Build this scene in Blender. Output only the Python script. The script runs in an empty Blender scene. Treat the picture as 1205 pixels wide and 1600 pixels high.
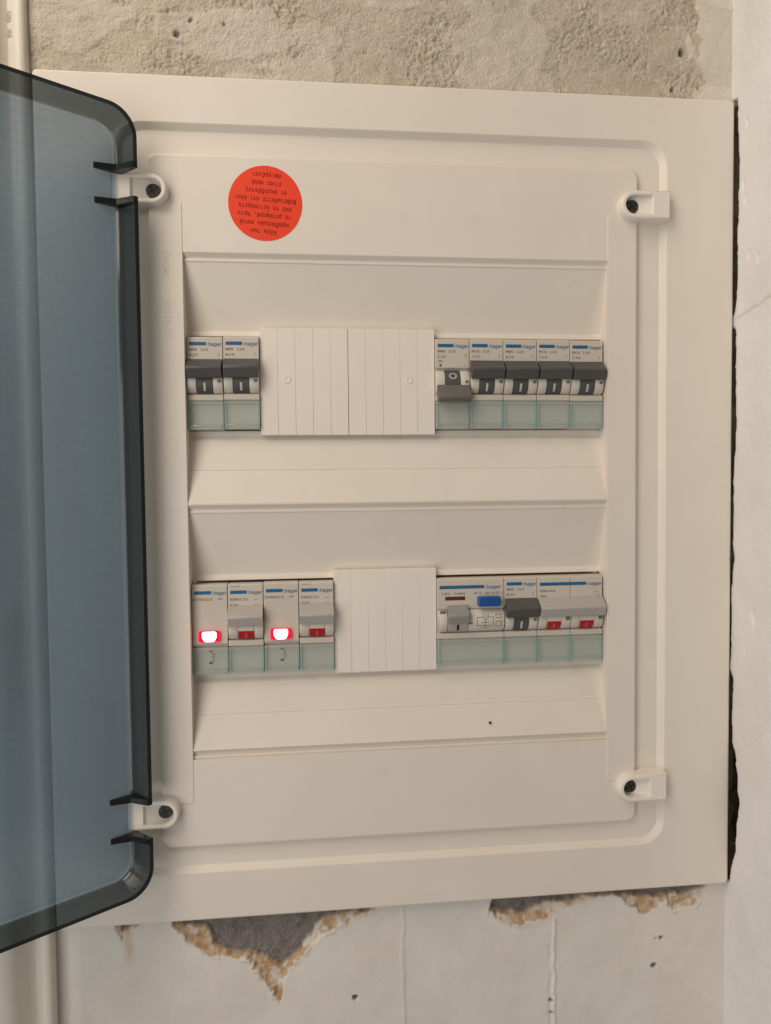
import bpy, bmesh, math, random
import numpy as np
from mathutils import Matrix, Vector

random.seed(4)
sc = bpy.context.scene
COL = sc.collection
MM = 0.001
# Panel coordinates in millimetres: u to the right, v up, w out of the wall.  World = (u, -w, v).
def P(u, v, w): return (u*MM, -w*MM, v*MM)

# ------------------------------------------------------------------ camera
CAM_C = (-46.408, 13.634, 391.06)
RB = np.array([[0.9941140, -0.0102386, 0.1078539], [-0.0147307, -0.9990532, 0.0409358], [0.1073327, -0.0422837, -0.9933236]])
S = np.array([[1, 0, 0], [0, 0, 1], [0, -1, 0]], float)
Mr = (np.diag([1., -1., -1.]) @ RB @ S).T
cd = bpy.data.cameras.new('camera'); cam = bpy.data.objects.new('camera', cd); COL.objects.link(cam)
cam.matrix_world = Matrix.Translation(Vector(P(*CAM_C))) @ Matrix(Mr.tolist()).to_4x4()
cd.sensor_fit = 'HORIZONTAL'; cd.sensor_width = 36; cd.lens = 1198.78*36/1205
cd.clip_start = 0.01; cd.clip_end = 50
sc.camera = cam

# ------------------------------------------------------------------ room light
wd = bpy.data.worlds.new('World'); sc.world = wd; wd.use_nodes = True
bg = wd.node_tree.nodes['Background']; bg.inputs[0].default_value = (1.0, 0.895, 0.77, 1); bg.inputs[1].default_value = 0.185
def area(name, loc, target, size, power, col):
    d = bpy.data.lights.new(name, 'AREA'); d.shape = 'RECTANGLE'; d.size, d.size_y = size; d.energy = power; d.color = col
    o = bpy.data.objects.new(name, d); COL.objects.link(o); o.location = P(*loc)
    o.rotation_euler = (Vector(P(*target)) - Vector(P(*loc))).to_track_quat('-Z', 'Y').to_euler()
    return o
area('key_light', (-430, 560, 430), (-60, -20, 0), (0.35, 0.7), 3.95, (1.0, 0.848, 0.70))  # added key lamp: unseen tall strip at upper left, shaped for sideways falloff
area('daylight_fill', (-760, -220, 1000), (60, -60, 0), (0.9, 0.9), 5.2, (0.96, 0.94, 0.94))  # unseen daylight from the left, set low as added fill for the lower half
sc.view_settings.view_transform = 'Standard'; sc.view_settings.look = 'None'
sc.view_settings.exposure = 0.08; sc.view_settings.gamma = 1.0
sc.render.resolution_x, sc.render.resolution_y = 771, 1024
sc.cycles.transparent_max_bounces = 24; sc.cycles.max_bounces = 10

# ------------------------------------------------------------------ materials
def lin(c): return tuple(((x/255)/12.92 if x/255 <= .04045 else ((x/255+.055)/1.055)**2.4) for x in c)
class NT:
    def __init__(s, name):
        s.m = bpy.data.materials.new(name); s.m.use_nodes = True; s.t = s.m.node_tree; s.t.nodes.clear()
        s.out = s.n('ShaderNodeOutputMaterial')
    def n(s, typ, ins=None, **kw):
        x = s.t.nodes.new(typ)
        for k, v in kw.items(): setattr(x, k, v)
        for k, v in (ins or {}).items(): s.set(x, k, v)
        return x
    def set(s, x, k, v):
        i = x.inputs[k]
        if isinstance(v, bpy.types.NodeSocket): s.t.links.new(v, i)
        else:
            if i.type == 'RGBA' and not isinstance(v, (int, float)) and len(v) == 3: v = (*v, 1)
            i.default_value = v
    def noise(s, scale, detail=3, rough=.55, vec=None, dist=0):
        x = s.n('ShaderNodeTexNoise', {'Scale': scale, 'Detail': detail, 'Roughness': rough, 'Distortion': dist})
        s.t.links.new(vec if vec else s.geo(), x.inputs['Vector']); return x.outputs['Fac']
    def geo(s):
        if not hasattr(s, '_g'): s._g = s.n('ShaderNodeNewGeometry').outputs['Position']
        return s._g
    def ramp(s, f, a, b, c0=(0, 0, 0), c1=(1, 1, 1)):
        x = s.n('ShaderNodeMapRange', {'Value': f, 'From Min': a, 'From Max': b}); return x.outputs[0]
    def mix(s, f, a, b, mode='MIX'):
        x = s.n('ShaderNodeMix', data_type='RGBA', blend_type=mode)
        s.set(x, 0, f); s.set(x, 6, a); s.set(x, 7, b); return x.outputs[2]
    def math(s, op, a, b=0.0):
        x = s.n('ShaderNodeMath', operation=op); s.set(x, 0, a); s.set(x, 1, b); return x.outputs[0]
    def bump(s, h, strength, dist):
        x = s.n('ShaderNodeBump', {'Strength': strength, 'Distance': dist, 'Height': h}); return x.outputs[0]
    def surf(s, sh): s.t.links.new(sh, s.out.inputs['Surface']); return s.m

def plastic(name, col, rough=.45, var=.05, grain=.00004, spec=.4, dirt=.0):
    t = NT(name)
    c = t.mix(t.ramp(t.noise(22, 4), .3, .7), tuple(x*(1-var) for x in col), tuple(min(1, x*(1+var)) for x in col))
    if dirt:
        f = t.math('MULTIPLY', t.ramp(t.noise(60, 6, .7, dist=.4), .60, .80), dirt)
        c = t.mix(f, c, (.30, .24, .17))
    if dirt:
        c = t.mix(t.math('MULTIPLY', t.ramp(t.noise(520, 2), .76, .84), dirt*3), c, (.22, .17, .12))
        c = t.mix(t.math('MULTIPLY', t.ramp(t.noise(130, 5, .75, dist=2.0), .62, .75), dirt*1.6), c, tuple(min(1, x*1.12) for x in col))
    b = t.bump(t.math('ADD', t.noise(2600, 2), t.math('MULTIPLY', t.noise(45, 3), 2.5)), .35, grain)
    r = t.n('ShaderNodeMapRange', {'Value': t.noise(90, 4), 'To Min': rough-.08, 'To Max': rough+.1}).outputs[0]
    p = t.n('ShaderNodeBsdfPrincipled', {'Base Color': c, 'Roughness': r, 'Specular IOR Level': spec, 'Normal': b})
    return t.surf(p.outputs[0])

def flat(name, col, rough=.6):
    t = NT(name)
    c = t.mix(t.noise(300, 3), tuple(x*.9 for x in col), tuple(min(1, x*1.1) for x in col))
    p = t.n('ShaderNodeBsdfPrincipled', {'Base Color': c, 'Roughness': rough, 'Specular IOR Level': .3}); return t.surf(p.outputs[0])

M = {}
M['plate'] = plastic('cream_plastic', (.765, .712, .632), .38, .02, dirt=.12, spec=.5)
M['cover'] = plastic('cover_plastic', (.765, .708, .628), .36, .02, dirt=.12, spec=.5)
M['lug'] = plastic('white_hinge_plastic', (.80, .76, .68), .38, .02)
M['filler'] = plastic('blank_cover_plastic', (.80, .745, .67), .38, .02, dirt=.06)
M['case'] = plastic('grey_white_casing', (.57, .525, .455), .48, .03, dirt=.10)
M['cheek'] = plastic('pale_casing', (.64, .595, .525), .40, .03)
M['grey'] = plastic('dark_grey_toggle', (.088, .086, .084), .42, .08, dirt=.0)
M['greyoff'] = plastic('dark_grey_toggle_worn', (.13, .125, .115), .5, .08)
M['lgrey'] = plastic('light_grey_toggle', (.44, .42, .39), .42, .04)
M['mgrey'] = plastic('mid_grey_toggle', (.29, .29, .285), .42, .05)
M['blue'] = plastic('blue_button', (.012, .085, .33), .35, .08)
M['red'] = plastic('red_indicator', (.45, .008, .014), .4, .08)
M['maroon'] = plastic('maroon_label', (.10, .022, .018), .5, .2)
M['black'] = flat('interior_shade_black', (.012, .010, .009), .8)
M['screw'] = plastic('dark_screw_steel', (.05, .045, .04), .3, .2)
M['p_blue'] = flat('blue_print', (.018, .125, .27), .5)
M['p_grey'] = flat('grey_print', (.16, .15, .135), .6)
M['slot'] = flat('slot_shadow_plastic', (.17, .155, .135), .6)
M['p_dark'] = flat('dark_print', (.10, .09, .08), .6)
M['p_white'] = flat('white_print', (.55, .54, .51), .5)
M['p_pink'] = flat('pink_print', (.50, .13, .13), .5)
M['p_black'] = flat('black_print', (.015, .015, .015), .5)
M['p_red'] = flat('dark_red_print', (.16, .006, .004), .6)
M['sticker'] = plastic('orange_red_sticker', (.84, .055, .016), .5, .04)

def clear(name, tint, body, mixf, rough=.08, gloss=.9, scratch_sheen=False):
    t = NT(name)
    tr = t.n('ShaderNodeBsdfTransparent', {'Color': tint})
    di = t.n('ShaderNodeBsdfDiffuse', {'Color': body})
    mf = mixf
    if scratch_sheen:
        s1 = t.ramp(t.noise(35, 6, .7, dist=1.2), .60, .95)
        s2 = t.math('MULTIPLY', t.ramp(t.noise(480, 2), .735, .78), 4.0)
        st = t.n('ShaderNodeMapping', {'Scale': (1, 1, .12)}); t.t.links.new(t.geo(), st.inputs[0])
        s3 = t.ramp(t.noise(42, 4, .6, vec=st.outputs[0], dist=.5), .32, .72)  # vertical streaks in the haze stand in for cloudy reflections
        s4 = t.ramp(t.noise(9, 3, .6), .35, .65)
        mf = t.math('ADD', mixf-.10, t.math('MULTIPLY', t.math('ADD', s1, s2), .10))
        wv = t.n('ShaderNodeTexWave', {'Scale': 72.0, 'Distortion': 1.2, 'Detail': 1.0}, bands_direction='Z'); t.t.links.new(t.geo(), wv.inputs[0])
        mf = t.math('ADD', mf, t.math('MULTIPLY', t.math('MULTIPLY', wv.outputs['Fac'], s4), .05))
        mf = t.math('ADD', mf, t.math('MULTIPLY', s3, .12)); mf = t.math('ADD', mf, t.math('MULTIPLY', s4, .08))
    m1 = t.n('ShaderNodeMixShader', {'Fac': mf}); t.t.links.new(tr.outputs[0], m1.inputs[1]); t.t.links.new(di.outputs[0], m1.inputs[2])
    gl = t.n('ShaderNodeBsdfGlossy', {'Color': (gloss,)*3, 'Roughness': rough, 'Normal': t.bump(t.noise(30, 3), .06, .001)})
    fr = t.n('ShaderNodeFresnel', {'IOR': 1.5})
    ff = t.math('MULTIPLY', fr.outputs[0], t.math('SUBTRACT', 1.0, t.n('ShaderNodeNewGeometry').outputs['Backfacing']))
    m2 = t.n('ShaderNodeMixShader', {'Fac': ff}); t.t.links.new(m1.outputs[0], m2.inputs[1]); t.t.links.new(gl.outputs[0], m2.inputs[2])
    return t.surf(m2.outputs[0])
M['door'] = clear('smoked_blue_plastic', (.675, .735, .78), (.37, .52, .64), .27, .06, .9, True)  # pale blue body colour also stands in for the cool reflection on the panel
M['door_rim'] = clear('smoked_plastic_rim', (.42, .46, .475), (.06, .075, .085), .16, .10)
M['door_edge'] = clear('smoked_plastic_edge', (.10, .12, .135), (.012, .014, .017), .55, .15)
M['aqua'] = clear('aqua_clear_plastic', (.95, .975, .965), (.66, .70, .65), .26, .06)
M['aqua_rib'] = clear('aqua_clear_rib', (.91, .965, .967), (.50, .64, .65), .26, .06)

def emit(name, col, st):
    t = NT(name); e = t.n('ShaderNodeEmission', {'Color': col, 'Strength': st}); return t.surf(e.outputs[0])
M['lamp_core'] = emit('lit_lamp_core', (1.0, .26, .33), 13.0)
M['lamp_red'] = emit('lit_lamp_red', (1.0, .012, .045), 1.0)

def wall_material():
    t = NT('old_wall')
    at = t.n('ShaderNodeVertexColor', layer_name='layers').outputs['Color']
    sp = t.n('ShaderNodeSeparateColor', {'Color': at}).outputs
    n1, n2, n3 = t.noise(28, 6, .6), t.noise(170, 5, .6), t.noise(900, 3, .6)
    cem = t.mix(t.ramp(n1, .3, .7), (.51, .445, .345), (.63, .56, .46))
    cem = t.mix(t.ramp(n2, .45, .75), cem, (.68, .61, .51))
    cem = t.mix(t.math('MULTIPLY', t.ramp(n3, .55, .75), .45), cem, (.38, .315, .235))
    pt = t.mix(t.ramp(n1, .3, .7), (.67, .635, .575), (.745, .715, .66))
    pt = t.mix(t.math('MULTIPLY', t.ramp(t.noise(55, 6, .7, dist=.6), .55, .8), .5), pt, (.58, .53, .47))
    gr = t.mix(t.ramp(n2, .3, .7), (.20, .178, .165), (.29, .262, .245))
    br = t.mix(t.ramp(n2, .35, .65), (.38, .19, .065), (.60, .48, .34))
    c = t.mix(sp[0], cem, pt)
    c = t.mix(sp[2], c, gr)
    c = t.mix(sp[1], c, br)
    h = t.math('ADD', t.math('MULTIPLY', n3, .9), t.math('MULTIPLY', n2, .8)); h = t.math('ADD', h, t.math('MULTIPLY', t.noise(2000, 2), .35))
    st = t.n('ShaderNodeMapRange', {'Value': sp[0], 'To Min': 1.0, 'To Max': .13}).outputs[0]
    b = t.n('ShaderNodeBump', {'Strength': st, 'Distance': .0012, 'Height': h}).outputs[0]
    p = t.n('ShaderNodeBsdfPrincipled', {'Base Color': c, 'Roughness': .85, 'Specular IOR Level': .2, 'Normal': b})
    return t.surf(p.outputs[0])
M['wall'] = wall_material()
def side_wall_material():
    t = NT('side_wall_paint')
    at = t.n('ShaderNodeVertexColor', layer_name='layers').outputs['Color']
    sp = t.n('ShaderNodeSeparateColor', {'Color': at}).outputs
    n1, n2 = t.noise(25, 6, .6), t.noise(160, 5, .6)
    pt = t.mix(t.ramp(n1, .3, .7), (.73, .72, .69), (.81, .80, .78))
    br = t.mix(t.ramp(n2, .35, .65), (.11, .075, .048), (.26, .19, .125))
    c = t.mix(sp[2], pt, br)
    c = t.mix(sp[1], c, (.45, .33, .20))
    b = t.bump(t.math('ADD', n2, t.noise(700, 3)), .35, .0008)
    p = t.n('ShaderNodeBsdfPrincipled', {'Base Color': c, 'Roughness': .8, 'Specular IOR Level': .2, 'Normal': b}); return t.surf(p.outputs[0])
M['side_wall'] = side_wall_material()
M['trim'] = plastic('old_cream_gloss_paint', (.76, .71, .625), .40, .04, .0001, dirt=.10)

# ------------------------------------------------------------------ mesh helpers
def link(name, me, mat, parent=None):
    o = bpy.data.objects.new(name, me); COL.objects.link(o)
    mats = mat if isinstance(mat, (list, tuple)) else [mat]
    if not me.materials:
        for m in mats: me.materials.append(m)
    if parent: o.parent = parent
    return o
def finish(name, bm, mat, parent=None, ang=38, smooth=True, recalc=True, flat_mm2=26):
    if recalc: bmesh.ops.recalc_face_normals(bm, faces=bm.faces)
    me = bpy.data.meshes.new(name); bm.to_mesh(me); bm.free()
    if smooth:
        ar = np.empty(len(me.polygons)); me.polygons.foreach_get('area', ar)
        me.polygons.foreach_set('use_smooth', [True]*len(ar)); me.set_sharp_from_angle(angle=math.radians(ang))
        for i, p in enumerate(me.polygons):
            if ar[i] >= flat_mm2*1e-6 or abs(p.normal.y) > .9995: p.use_smooth = False
    return link(name, me, mat, parent)
def tag(o, label=None, cat=None, group=None, kind=None):
    for k, v in (('label', label), ('category', cat), ('group', group), ('kind', kind)):
        if v: o[k] = v
    return o
def empty(name, u, v, w):
    o = bpy.data.objects.new(name, None); COL.objects.link(o); o.location = P(u, v, w); o.empty_display_size = .01; return o
def bev(bm, geom_edges, off, seg=2):
    if off > 0:
        bmesh.ops.bevel(bm, geom=geom_edges, offset=off*MM, offset_type='OFFSET', segments=seg, profile=.5, affect='EDGES', clamp_overlap=True)
def hard(bm, edges=None, deg=25):
    return [e for e in (edges or bm.edges) if len(e.link_faces) == 2 and e.calc_face_angle(0) > math.radians(deg)]
def join(dst, src, mi=0):
    vm = {v: dst.verts.new(v.co) for v in src.verts}
    for f in src.faces:
        g = dst.faces.new([vm[v] for v in f.verts]); g.material_index = mi
    src.free()
def prism(pts, axis, a, b, bevel=0, deg=25, seg=2):
    """closed polygon extruded along u (pts are v,w) , v (pts are u,w) or w (pts are u,v)"""
    f = {'u': lambda p, q: P(q, p[0], p[1]), 'v': lambda p, q: P(p[0], q, p[1]), 'w': lambda p, q: P(p[0], p[1], q)}[axis]
    bm = bmesh.new()
    A = [bm.verts.new(f(p, a)) for p in pts]; B = [bm.verts.new(f(p, b)) for p in pts]
    n = len(pts)
    for i in range(n): bm.faces.new([A[i], A[(i+1) % n], B[(i+1) % n], B[i]])
    bm.faces.new(A[::-1]); bm.faces.new(B)
    bmesh.ops.recalc_face_normals(bm, faces=bm.faces)
    if bevel: bev(bm, hard(bm, deg=deg), bevel, seg)
    return bm
def box(u0, u1, v0, v1, w0, w1, bevel=0, seg=2):
    return prism([(u0, v0), (u1, v0), (u1, v1), (u0, v1)], 'w', w0, w1, bevel, seg=seg)
def rrect(u0, u1, v0, v1, r, n=7, left=()):
    r = max(r, .01); pts = []
    for cx, cy, a in ((u0+r, v0+r, 180), (u1-r, v0+r, 270), (u1-r, v1-r, 0), (u0+r, v1-r, 90)):
        for i in range(n+1):
            t = math.radians(a + 90*i/n); pts.append((cx+r*math.cos(t), cy+r*math.sin(t)))
    for v in left: pts.append((u0, v))
    return pts
def rings(bm, loops, cap=False, cap0=False, mi=None, skip=None, fn=P):
    R = [[bm.verts.new(fn(x[0], x[1], w)) for x in pts] for pts, w in loops]
    n = len(R[0])
    for k in range(len(R)-1):
        for i in range(n):
            j = (i+1) % n
            if skip and skip(k, loops[k][0][i], loops[k][0][j]): continue
            f = bm.faces.new([R[k][i], R[k][j], R[k+1][j], R[k+1][i]])
            if mi: f.material_index = mi(k)
    if cap: bm.faces.new(R[-1])
    if cap0: bm.faces.new(R[0][::-1])
    return R
def cyl(bm, u, v, r, w0, w1, n=20, r2=None):
    rings(bm, [([(u+q*math.cos(2*math.pi*i/n), v+q*math.sin(2*math.pi*i/n)) for i in range(n)], w) for q, w in ((r, w0), (r if r2 is None else r2, w1))], cap=True, cap0=True)

# text: outlines turned into flat (or raised) mesh data
_tc = {}
FONT = LOGO_FONT = None
try:
    import os
    FONT = bpy.data.fonts.load(os.path.join(bpy.utils.system_resource('DATAFILES'), 'fonts', 'DejaVuSansMono.woff2'))
    LOGO_FONT = bpy.data.fonts.load(os.path.join(bpy.utils.system_resource('DATAFILES'), 'fonts', 'Inter.woff2'))
except Exception: pass
def text_data(body, size, extrude=0, bold=0, spacing=1.0):
    key = (body, size, extrude, bold, spacing)
    if key in _tc: return _tc[key]
    cu = bpy.data.curves.new('t', 'FONT'); cu.body = body
    f_ = LOGO_FONT if 'hager' in body else FONT
    if f_: cu.font = f_
    cu.size = size; cu.resolution_u = 2; cu.offset = bold
    cu.extrude = extrude; cu.align_x = 'LEFT'; cu.space_character = spacing
    ob = bpy.data.objects.new('t', cu); COL.objects.link(ob)
    bpy.context.view_layer.update()
    me = bpy.data.meshes.new_from_object(ob.evaluated_get(bpy.context.evaluated_depsgraph_get()))
    V = [tuple(v.co) for v in me.vertices]; F = [tuple(p.vertices) for p in me.polygons]
    bpy.data.meshes.remove(me); bpy.data.objects.remove(ob); bpy.data.curves.remove(cu)
    par = list(range(len(V)))
    def root(i):
        while par[i] != i: par[i] = par[par[i]]; i = par[i]
        return i
    for f in F:
        for b in f[1:]: par[root(b)] = root(f[0])
    ids = {}
    V = [(x, y, z + .006*(ids.setdefault(root(i), len(ids)) % 7)) for i, (x, y, z) in enumerate(V)]
    _tc[key] = (V, F); return V, F
def put_text(bm, body, size, u, v, w, rot=0, align='L', extrude=0, bold=0, spacing=1.0, width=None, mi=0):
    V, F = text_data(body, size, extrude, bold, spacing)
    if not V: return
    x0, x1 = min(a[0] for a in V), max(a[0] for a in V)
    off = {'L': 0, 'C': -(x0+x1)/2, 'R': -x1}[align]
    sx = 1 if not width else width/(x1-x0)
    c, s = math.cos(rot), math.sin(rot)
    vs = []
    for x, y, z in V:
        x = (x+off)*sx
        vs.append(bm.verts.new(P(u+x*c-y*s, v+x*s+y*c, w+z)))
    for f in F:
        try: bm.faces.new([vs[i] for i in f]).material_index = mi
        except ValueError: pass
def print_obj(name, items, mat, parent, w):
    bm = bmesh.new()
    for it in items:
        if it[0] == 'T': put_text(bm, it[1], it[2], it[3], it[4], w, **{'bold': .02, **(it[5] if len(it) > 5 else {})})
        elif it[0] == 'B':
            q = rrect(it[1], it[2], it[3], it[4], it[5] if len(it) > 5 else .01, 3)
            bm.faces.new([bm.verts.new(P(a, b, w)) for a, b in q])
        elif it[0] == 'R':       # ring outline
            _, cx, cy, ro, ri, n = it
            rings(bm, [([(cx+r*math.cos(2*math.pi*i/n), cy+r*1.12*math.sin(2*math.pi*i/n)) for i in range(n)], w) for r in (ro, ri)])
    me = bpy.data.meshes.new(name); bm.to_mesh(me); bm.free()
    return link(name, me, mat, parent)

# ------------------------------------------------------------------ value noise (numpy)
def vnoise(x, y, seed=0):
    xi, yi = np.floor(x).astype(np.int64), np.floor(y).astype(np.int64); fx, fy = x-xi, y-yi
    fx, fy = fx*fx*(3-2*fx), fy*fy*(3-2*fy)
    def h(a, b):
        k = (a*374761393 + b*668265263 + seed*982451653) & 0xffffffff
        k = ((k ^ (k >> 13))*1274126177) & 0xffffffff
        return ((k ^ (k >> 16)) & 0xffff)/65535.
    return (h(xi, yi)*(1-fx)+h(xi+1, yi)*fx)*(1-fy)+(h(xi, yi+1)*(1-fx)+h(xi+1, yi+1)*fx)*fy
def fbm(x, y, seed=0, o=4, g=.5):
    a, t, s = 1., 0., 0.
    for k in range(o): t = t+a*vnoise(x*2**k, y*2**k, seed+k*17); s += a; a *= g
    return t/s
def sstep(a, b, x): t = np.clip((x-a)/(b-a), 0, 1); return t*t*(3-2*t)
def sdist(poly, U, V):
    d = np.full(U.shape, 1e9); ins = np.zeros(U.shape, bool); n = len(poly)
    for i in range(n):
        (x0, y0), (x1, y1) = poly[i], poly[(i+1) % n]
        dx, dy = x1-x0, y1-y0
        t = np.clip(((U-x0)*dx+(V-y0)*dy)/(dx*dx+dy*dy), 0, 1)
        d = np.minimum(d, np.hypot(U-x0-t*dx, V-y0-t*dy))
        c = ((y0 > V) != (y1 > V)) & (U < dx*(V-y0)/(dy if dy else 1e-9)+x0); ins ^= c
    return np.where(ins, -d, d)
def grid_obj(name, A, B, pos, layers, mat, keep=None):
    """A,B 1-d arrays; pos (nb,na,3) world mm coordinates u,v,w"""
    nb, na = len(B), len(A)
    co = np.stack([pos[..., 0], -pos[..., 2], pos[..., 1]], -1).reshape(-1, 3)*MM
    i = np.arange(nb-1)[:, None]*na + np.arange(na-1)[None, :]
    q = np.stack([i, i+1, i+na+1, i+na], -1)
    if keep is not None: q = q[keep]
    q = q.reshape(-1, 4)
    me = bpy.data.meshes.new(name); me.vertices.add(len(co)); me.vertices.foreach_set('co', co.ravel())
    me.loops.add(q.size); me.loops.foreach_set('vertex_index', q.ravel().astype(np.int32))
    me.polygons.add(len(q)); me.polygons.foreach_set('loop_start', np.arange(0, q.size, 4, dtype=np.int32))
    me.update(calc_edges=True); me.validate()
    at = me.color_attributes.new('layers', 'FLOAT_COLOR', 'POINT')
    at.data.foreach_set('color', np.concatenate([layers.reshape(-1, 3), np.ones((nb*na, 1))], 1).ravel().astype(np.float32))
    me.polygons.foreach_set('use_smooth', [True]*len(me.polygons))
    return link(name, me, mat)

# ================================================================== SETTING
WALL_W = -6.0
def lines(*segs):
    out = []
    for a, b, s in segs: out += list(np.arange(a, b-1e-6, s))
    out.append(segs[-1][1]); return np.array(out, float)
def build_wall():
    U = lines((-700, -230, 47), (-230, 200, .62), (200, 260, 20)); V = lines((-720, -312, 34), (-312, -206, .62), (-206, 206, 8), (206, 285, .56), (285, 705, 42))
    A, B = np.meshgrid(U, V)
    top = sstep(-20, 20, B); edge = 1.0
    L = np.zeros(A.shape+(3,))
    # bare cement render above the plate: trowelled, pitted
    rough = sstep(.38, .62, fbm(A/26., B/20., 3, 4))
    t1 = (fbm(A/9., B/7., 11, 5)-.5)*1.6
    t2 = (fbm(A/1.35+B/9., B/1.35, 21, 2)-.5)*1.35*rough + (fbm(A/.8, B/.8, 25, 2)-.5)*.9*(.25+.75*rough)
    pits = sstep(.66, .80, fbm(A/1.3, B/1.3, 33, 2))*(.2+.55*rough) + .35*sstep(.72, .80, fbm(A/5.+B/3., B/1.4, 37, 2))
    hole = np.zeros(A.shape)
    for hu, hv, r, d in ((156.8, 238.2, 1.3, 3.2), (-105, 234.4, 1.2, 2), (-98, 241.4, .9, 1.2), (-81.5, 240, .8, 1.1), (152, 219, 1.1, 1.7), (166, 220, 1.0, 1.1)):
        hole = np.maximum(hole, d*(1-sstep(r*.5, r*1.5, np.hypot((A-hu), (B-hv)*.8)+(fbm(A/1.3, B/1.3, 5, 2)-.5)*1.2)))
    # smoother lighter skim towards the right hand corner and at a patch on the left
    sk = sstep(-.8, 1.2, (A-168) + (fbm(A/8., B/14., 41, 4)-.5)*26)
    sk2 = sstep(.60, .63, fbm(A/60.+3, B/34.+1, 47, 4))
    wt = t1*(1-.6*sk) + t2*(1-.9*sk)*(1-.7*sk2) - pits*(1-.85*sk)*(1-.6*sk2) + .8*sk + .5*sk2
    # painted plaster below: thin brittle skin broken away under the plate
    pa = [(-113.3, -196), (-113.3, -215), (-102.6, -216.3), (-97.8, -219.5), (-96.3, -225.3), (-94.2, -228.8), (-89.9, -230.9), (-85.5, -232.4), (-76.8, -233.3), (-72.4, -235.1), (-65.9, -239.1), (-61.5, -242.3), (-57, -239.2), (-52.5, -235), (-46.8, -228.5), (-40.5, -219), (-35.5, -216.4), (-25.3, -215.2), (-13.4, -214.1), (-12, -196)]
    fa = [(-116, -196), (-116, -214.8), (-111.3, -220.2), (-106, -226.8), (-98.6, -232.5), (-89.9, -233.6), (-79, -235), (-75.2, -240.6), (-70.4, -247.3), (-65.6, -255.1), (-62.3, -260), (-60, -256.8), (-59.4, -248.2), (-57, -242.6), (-51.4, -237.8), (-45.8, -232.2), (-40.6, -226.5), (-37.3, -224.5), (-27, -220.1), (-20.2, -217.1), (-11.7, -214.6), (-10, -196)]
    pb = [(52.2, -196), (52.2, -212.8), (51.8, -218.9), (57, -221.3), (69.3, -222.9), (81.8, -218.3), (95.7, -217.4), (102.6, -215.2), (113.9, -214.6), (125.2, -215.8), (136.5, -217.7), (145.1, -218.9), (153.7, -217.8), (163.8, -218.5), (172.4, -214.2), (173, -196)]
    fb = [(51.3, -196), (51.3, -213.4), (51, -219.5), (55.6, -223.9), (62.4, -229), (74.8, -226.7), (83.1, -225.9), (88.7, -220.1), (97.1, -219.4), (104, -216.4), (113.9, -215.0), (123.7, -216.4), (130.9, -223.2), (138, -227.9), (145.1, -224.2), (148, -218.1), (153.7, -226.2), (160.9, -225.3), (166.7, -224.3), (171, -219), (173.6, -214.1), (175, -196)]
    pc = [(-146, -205), (-143.5, -217), (-141.8, -223), (-139, -217), (-136, -214), (-132, -214.5), (-130, -205)]
    jit = (fbm(A/3.2, B/3.2, 7, 4)-.5)*4.6
    sd = np.minimum(np.minimum(sdist(pa, A, B), sdist(pb, A, B)), sdist(pc, A, B)+1.6)+jit*.7
    sf = np.minimum(np.minimum(sdist(fa, A, B), sdist(fb, A, B)), sdist(pc, A, B)) + (fbm(A/2.6, B/2.6, 107, 4)-.5)*4.0
    broken = 1-sstep(-.7, .5, sd)
    step2 = 1-sstep(-.5, .25, sf + 1.6 + (fbm(A/3., B/3., 9, 3)-.5)*5)
    flake = (1-sstep(-.35, .25, sf))*(1-broken)       # top coat gone, under-coat still there
    lower = (fbm(A/30., B/36., 51, 3)-.5)*1.6 + (fbm(A/6., B/7., 53, 3)-.5)*.22 + (fbm(A/2., B/.9, 57, 2)-.5)*.08
    curl = np.exp(-((sf-.7)/.9)**2)*sstep(.45, .7, fbm(A/6., B/6., 131, 2))
    wl = .9 + lower - 4.2*broken - (.75 + .8*step2 + (fbm(A/1.8, B/1.8, 63, 3)-.5)*1.0)*flake + broken*((fbm(A/3., B/3., 61, 4)-.5)*2.0+(fbm(A/.9, B/.9, 67, 2)-.5)*.8) + .7*curl
    crk = np.abs(A-3.4-(fbm(B/9., B*0+1, 71, 3)-.5)*2.2); ridge = np.exp(-(crk/.7)**2)*(B < -214)
    wl = wl + .30*ridge - .28*sstep(3.4, 5.5, A)*(1-sstep(40, 80, A))*(B < -214)
    cx = 86.6+(fbm(B/6., B*0+4, 73, 3)-.5)*2.2
    wl = wl + .8*np.exp(-((A-cx)/.8)**2)*(B < -226) - .45*np.exp(-((A-cx+2.0)/.9)**2)*(B < -229)*sstep(.35, .6, fbm(B/7., B*0, 77, 2))
    for hu, hv, r, d in ((-22.5, -261.6, 1.5, 3.5), (143.2, -257, 1.5, 3.5), (147.5, -241.5, 1.3, 1.8), (144.5, -241.6, .9, .6), (84.6, -272, 1.1, 1.5), (84.9, -279, 1.0, 1.5)):
        hole = np.maximum(hole, d*(1-sstep(r*.45, r*1.25, np.hypot(A-hu, (B-hv)*1.1)+(fbm(A/1.5, B/1.5, 15, 2)-.5)*1.)))
    w = WALL_W + wt*top + wl*(1-top) - hole - (A > 184.0)*(np.abs(B) < 212)*(2.5 + 24*sstep(-120, -150, B)*(B > -204) + 6*fbm(A/4., B/12., 141, 3)) - 3.2*(1-sstep(-172.5, -162, A))*(1-top)
    w = np.minimum(w, np.where(np.abs(B) < 211, -5.9, 9))
    L[..., 0] = np.where(top > .5, .50*sk + .22*sk2, 1-broken-.12*flake*step2)
    rim = flake*sstep(.36, .58, fbm(A/5., B/5., 83, 4))*.95 + np.exp(-((sf-.4)/.8)**2)*.35*sstep(.4, .65, fbm(A/9., B/9., 89, 3)) + flake*.25
    L[..., 1] = np.clip(rim*(1-top), 0, .95)
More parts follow.
